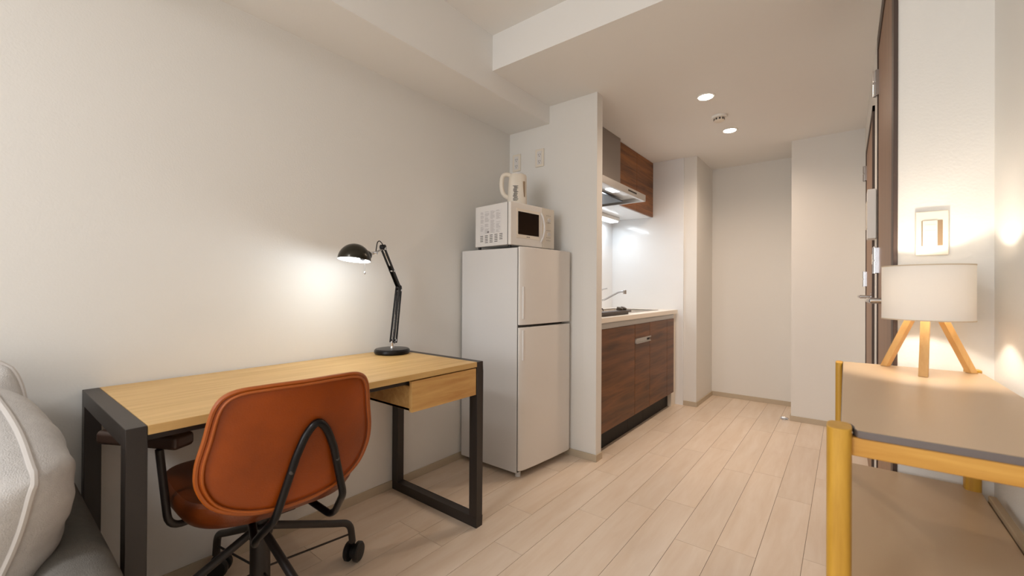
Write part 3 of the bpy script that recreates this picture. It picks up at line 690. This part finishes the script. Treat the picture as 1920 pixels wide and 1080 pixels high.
# armrests
for sgn, nm in ((-1, 'l'), (1, 'r')):
    bm = BM(); tube(bm, fillet([(-.03, sgn*.03, .390), (.030, sgn*.236, .388), (.062, sgn*.262, .622)], .045), .0095, 12); obj('arm_support', bm, BLACKM, ch)
    c0, c1 = Vector((.095, sgn*.212, .64)), Vector((-.125, sgn*.350, .64)); dd = (c1-c0).normalized(); pp = Vector((-dd.y, dd.x, 0)); bm = BM(); vv = []
    for p in (c0, c1):
        for z in (-.019, .019):
            for k in (-1, 1): vv.append(bm.verts.new(p+pp*k*.030+Vector((0, 0, z))))
    for f in ((0,1,3,2),(4,6,7,5),(0,4,5,1),(2,3,7,6),(0,2,6,4),(1,5,7,3)): bm.faces.new([vv[i] for i in f])
    obj('arm_pad', bm, mat('dark_brown_armpad', (70, 50, 40), .4), ch, bevel=.012, bseg=5)

# ---------------------------------------------------------------- sofa and cushions (left foreground)
sf = thing('sofa', 'dark grey felt sofa with rounded arm along the left wall before the desk', 'sofa', (-1.4, -.75, 0))
def rbox(name, x0, x1, y0, y1, z0, z1, r, m, parent, off=(0, 0, 0), puff=0):
    bm = BM(); v = box(bm, x0-off[0], x1-off[0], y0-off[1], y1-off[1], z0-off[2], z1-off[2])
    return obj(name, bm, m, parent, bevel=r, bseg=8)
so = (-1.4, -.75, 0)
rbox('base', -1.86, -1.14, -1.60, .06, .08, .28, .03, SOFAD, sf, so)
rbox('arm', -1.86, -1.105, .075, .198, .08, .500, .055, SOFAD, sf, so)
rbox('arm', -1.86, -1.12, -1.72, -1.60, .08, .515, .055, SOFAD, sf, so)
rbox('seat_cushion', -1.66, -1.12, -1.59, .065, .28, .36, .035, SOFAD, sf, so)
rbox('backrest', -1.865, -1.74, -1.6, .07, .28, .66, .05, SOFAD, sf, so)
for x, y in ((-1.8, .12), (-1.18, .12), (-1.8, -1.66), (-1.18, -1.66)):
    bm = BM(); lathe(bm, [(.018, 0), (.024, .08)], (x+1.4, y+.75, 0), 16); obj('foot', bm, YWOOD, sf)
def pillow(name, label, center, nrm, upv, W_, H__, T_, m, seed=9, wr=.007, rnd=.14):
    t = thing(name, label, 'cushion', center, 0, 'linen cushions on the sofa')
    n = Vector(nrm).normalized(); u = Vector(upv); u = (u-n*u.dot(n)).normalized(); s_ = u.cross(n).normalized()
    bm = BM(); N = 40; rr = random.Random(seed); ph = [rr.uniform(0, 6) for _ in range(6)]
    def M2(a, b):   # square -> rounded, slightly pinched outline
        k = 1-rnd*(abs(a)*abs(b))**2.2
        return a*k*(1-.05*(1-b*b)), b*k*(1-.05*(1-a*a))
    def P(a, b, sg):
        x, y = M2(a, b); th = T_*((1-abs(a)**3.2)*(1-abs(b)**3.2))**.5
        e = max(abs(a), abs(b)); c_ = abs(a*b)
        ang = math.atan2(b, a); fold = wr*(math.sin(11*ang+ph[0])*.6+math.sin(19*ang+ph[1])*.4)*(e**3)*(1-e**6)*1.6*(1+c_)
        fold += wr*.5*math.sin(5*a+ph[2]+2*b)*math.sin(4*b+ph[3])*(1-e**4)
        return s_*(x*W_)+u*(y*H__)+n*(sg*(th+fold))
    g = {}
    for sg in (1, -1):
        for i in range(N+1):
            for j in range(N+1):
                a, b = math.sin((2*i/N-1)*math.pi/2), math.sin((2*j/N-1)*math.pi/2)
                if i in (0, N) or j in (0, N):
                    if sg == -1: g[(sg, i, j)] = g[(1, i, j)]
                    else:
                        x, y = M2(a, b); g[(1, i, j)] = bm.verts.new(s_*(x*W_)+u*(y*H__)+n*.0015*math.sin(i*.35+j*.4))
                else: g[(sg, i, j)] = bm.verts.new(P(a, b, sg))
        for i in range(N):
            for j in range(N): bm.faces.new([g[(sg, i, j)], g[(sg, i+1, j)], g[(sg, i+1, j+1)], g[(sg, i, j+1)]])
    rim = [g[(1, i, 0)].co.copy() for i in range(N)]+[g[(1, N, j)].co.copy() for j in range(N)]+[g[(1, i, N)].co.copy() for i in range(N, 0, -1)]+[g[(1, 0, j)].co.copy() for j in range(N, 0, -1)]
    rim = [p for q, p in enumerate(rim) if (p-rim[q-1]).length > .004]
    obj('cover', bm, m, t)
    bm = BM(); tube(bm, catmull(rim, 2, True), .0065, 8, True); obj('piping', bm, PIPEF, t)
    return t
pillow('cushion', 'light grey linen cushion with piped seam nearest the camera, leaning on the sofa arm', (-1.432, .008, .592), (.22, -.95, .16), (.32, .2, .9), .22, .205, .115, SOFAF)
pillow('cushion', 'light grey linen cushion tucked behind the nearest one, its corner showing above it', (-1.705, -.115, .655), (.92, -.15, .34), (-.33, 0, .94), .22, .235, .05, SOFAF, seed=4, rnd=.2)
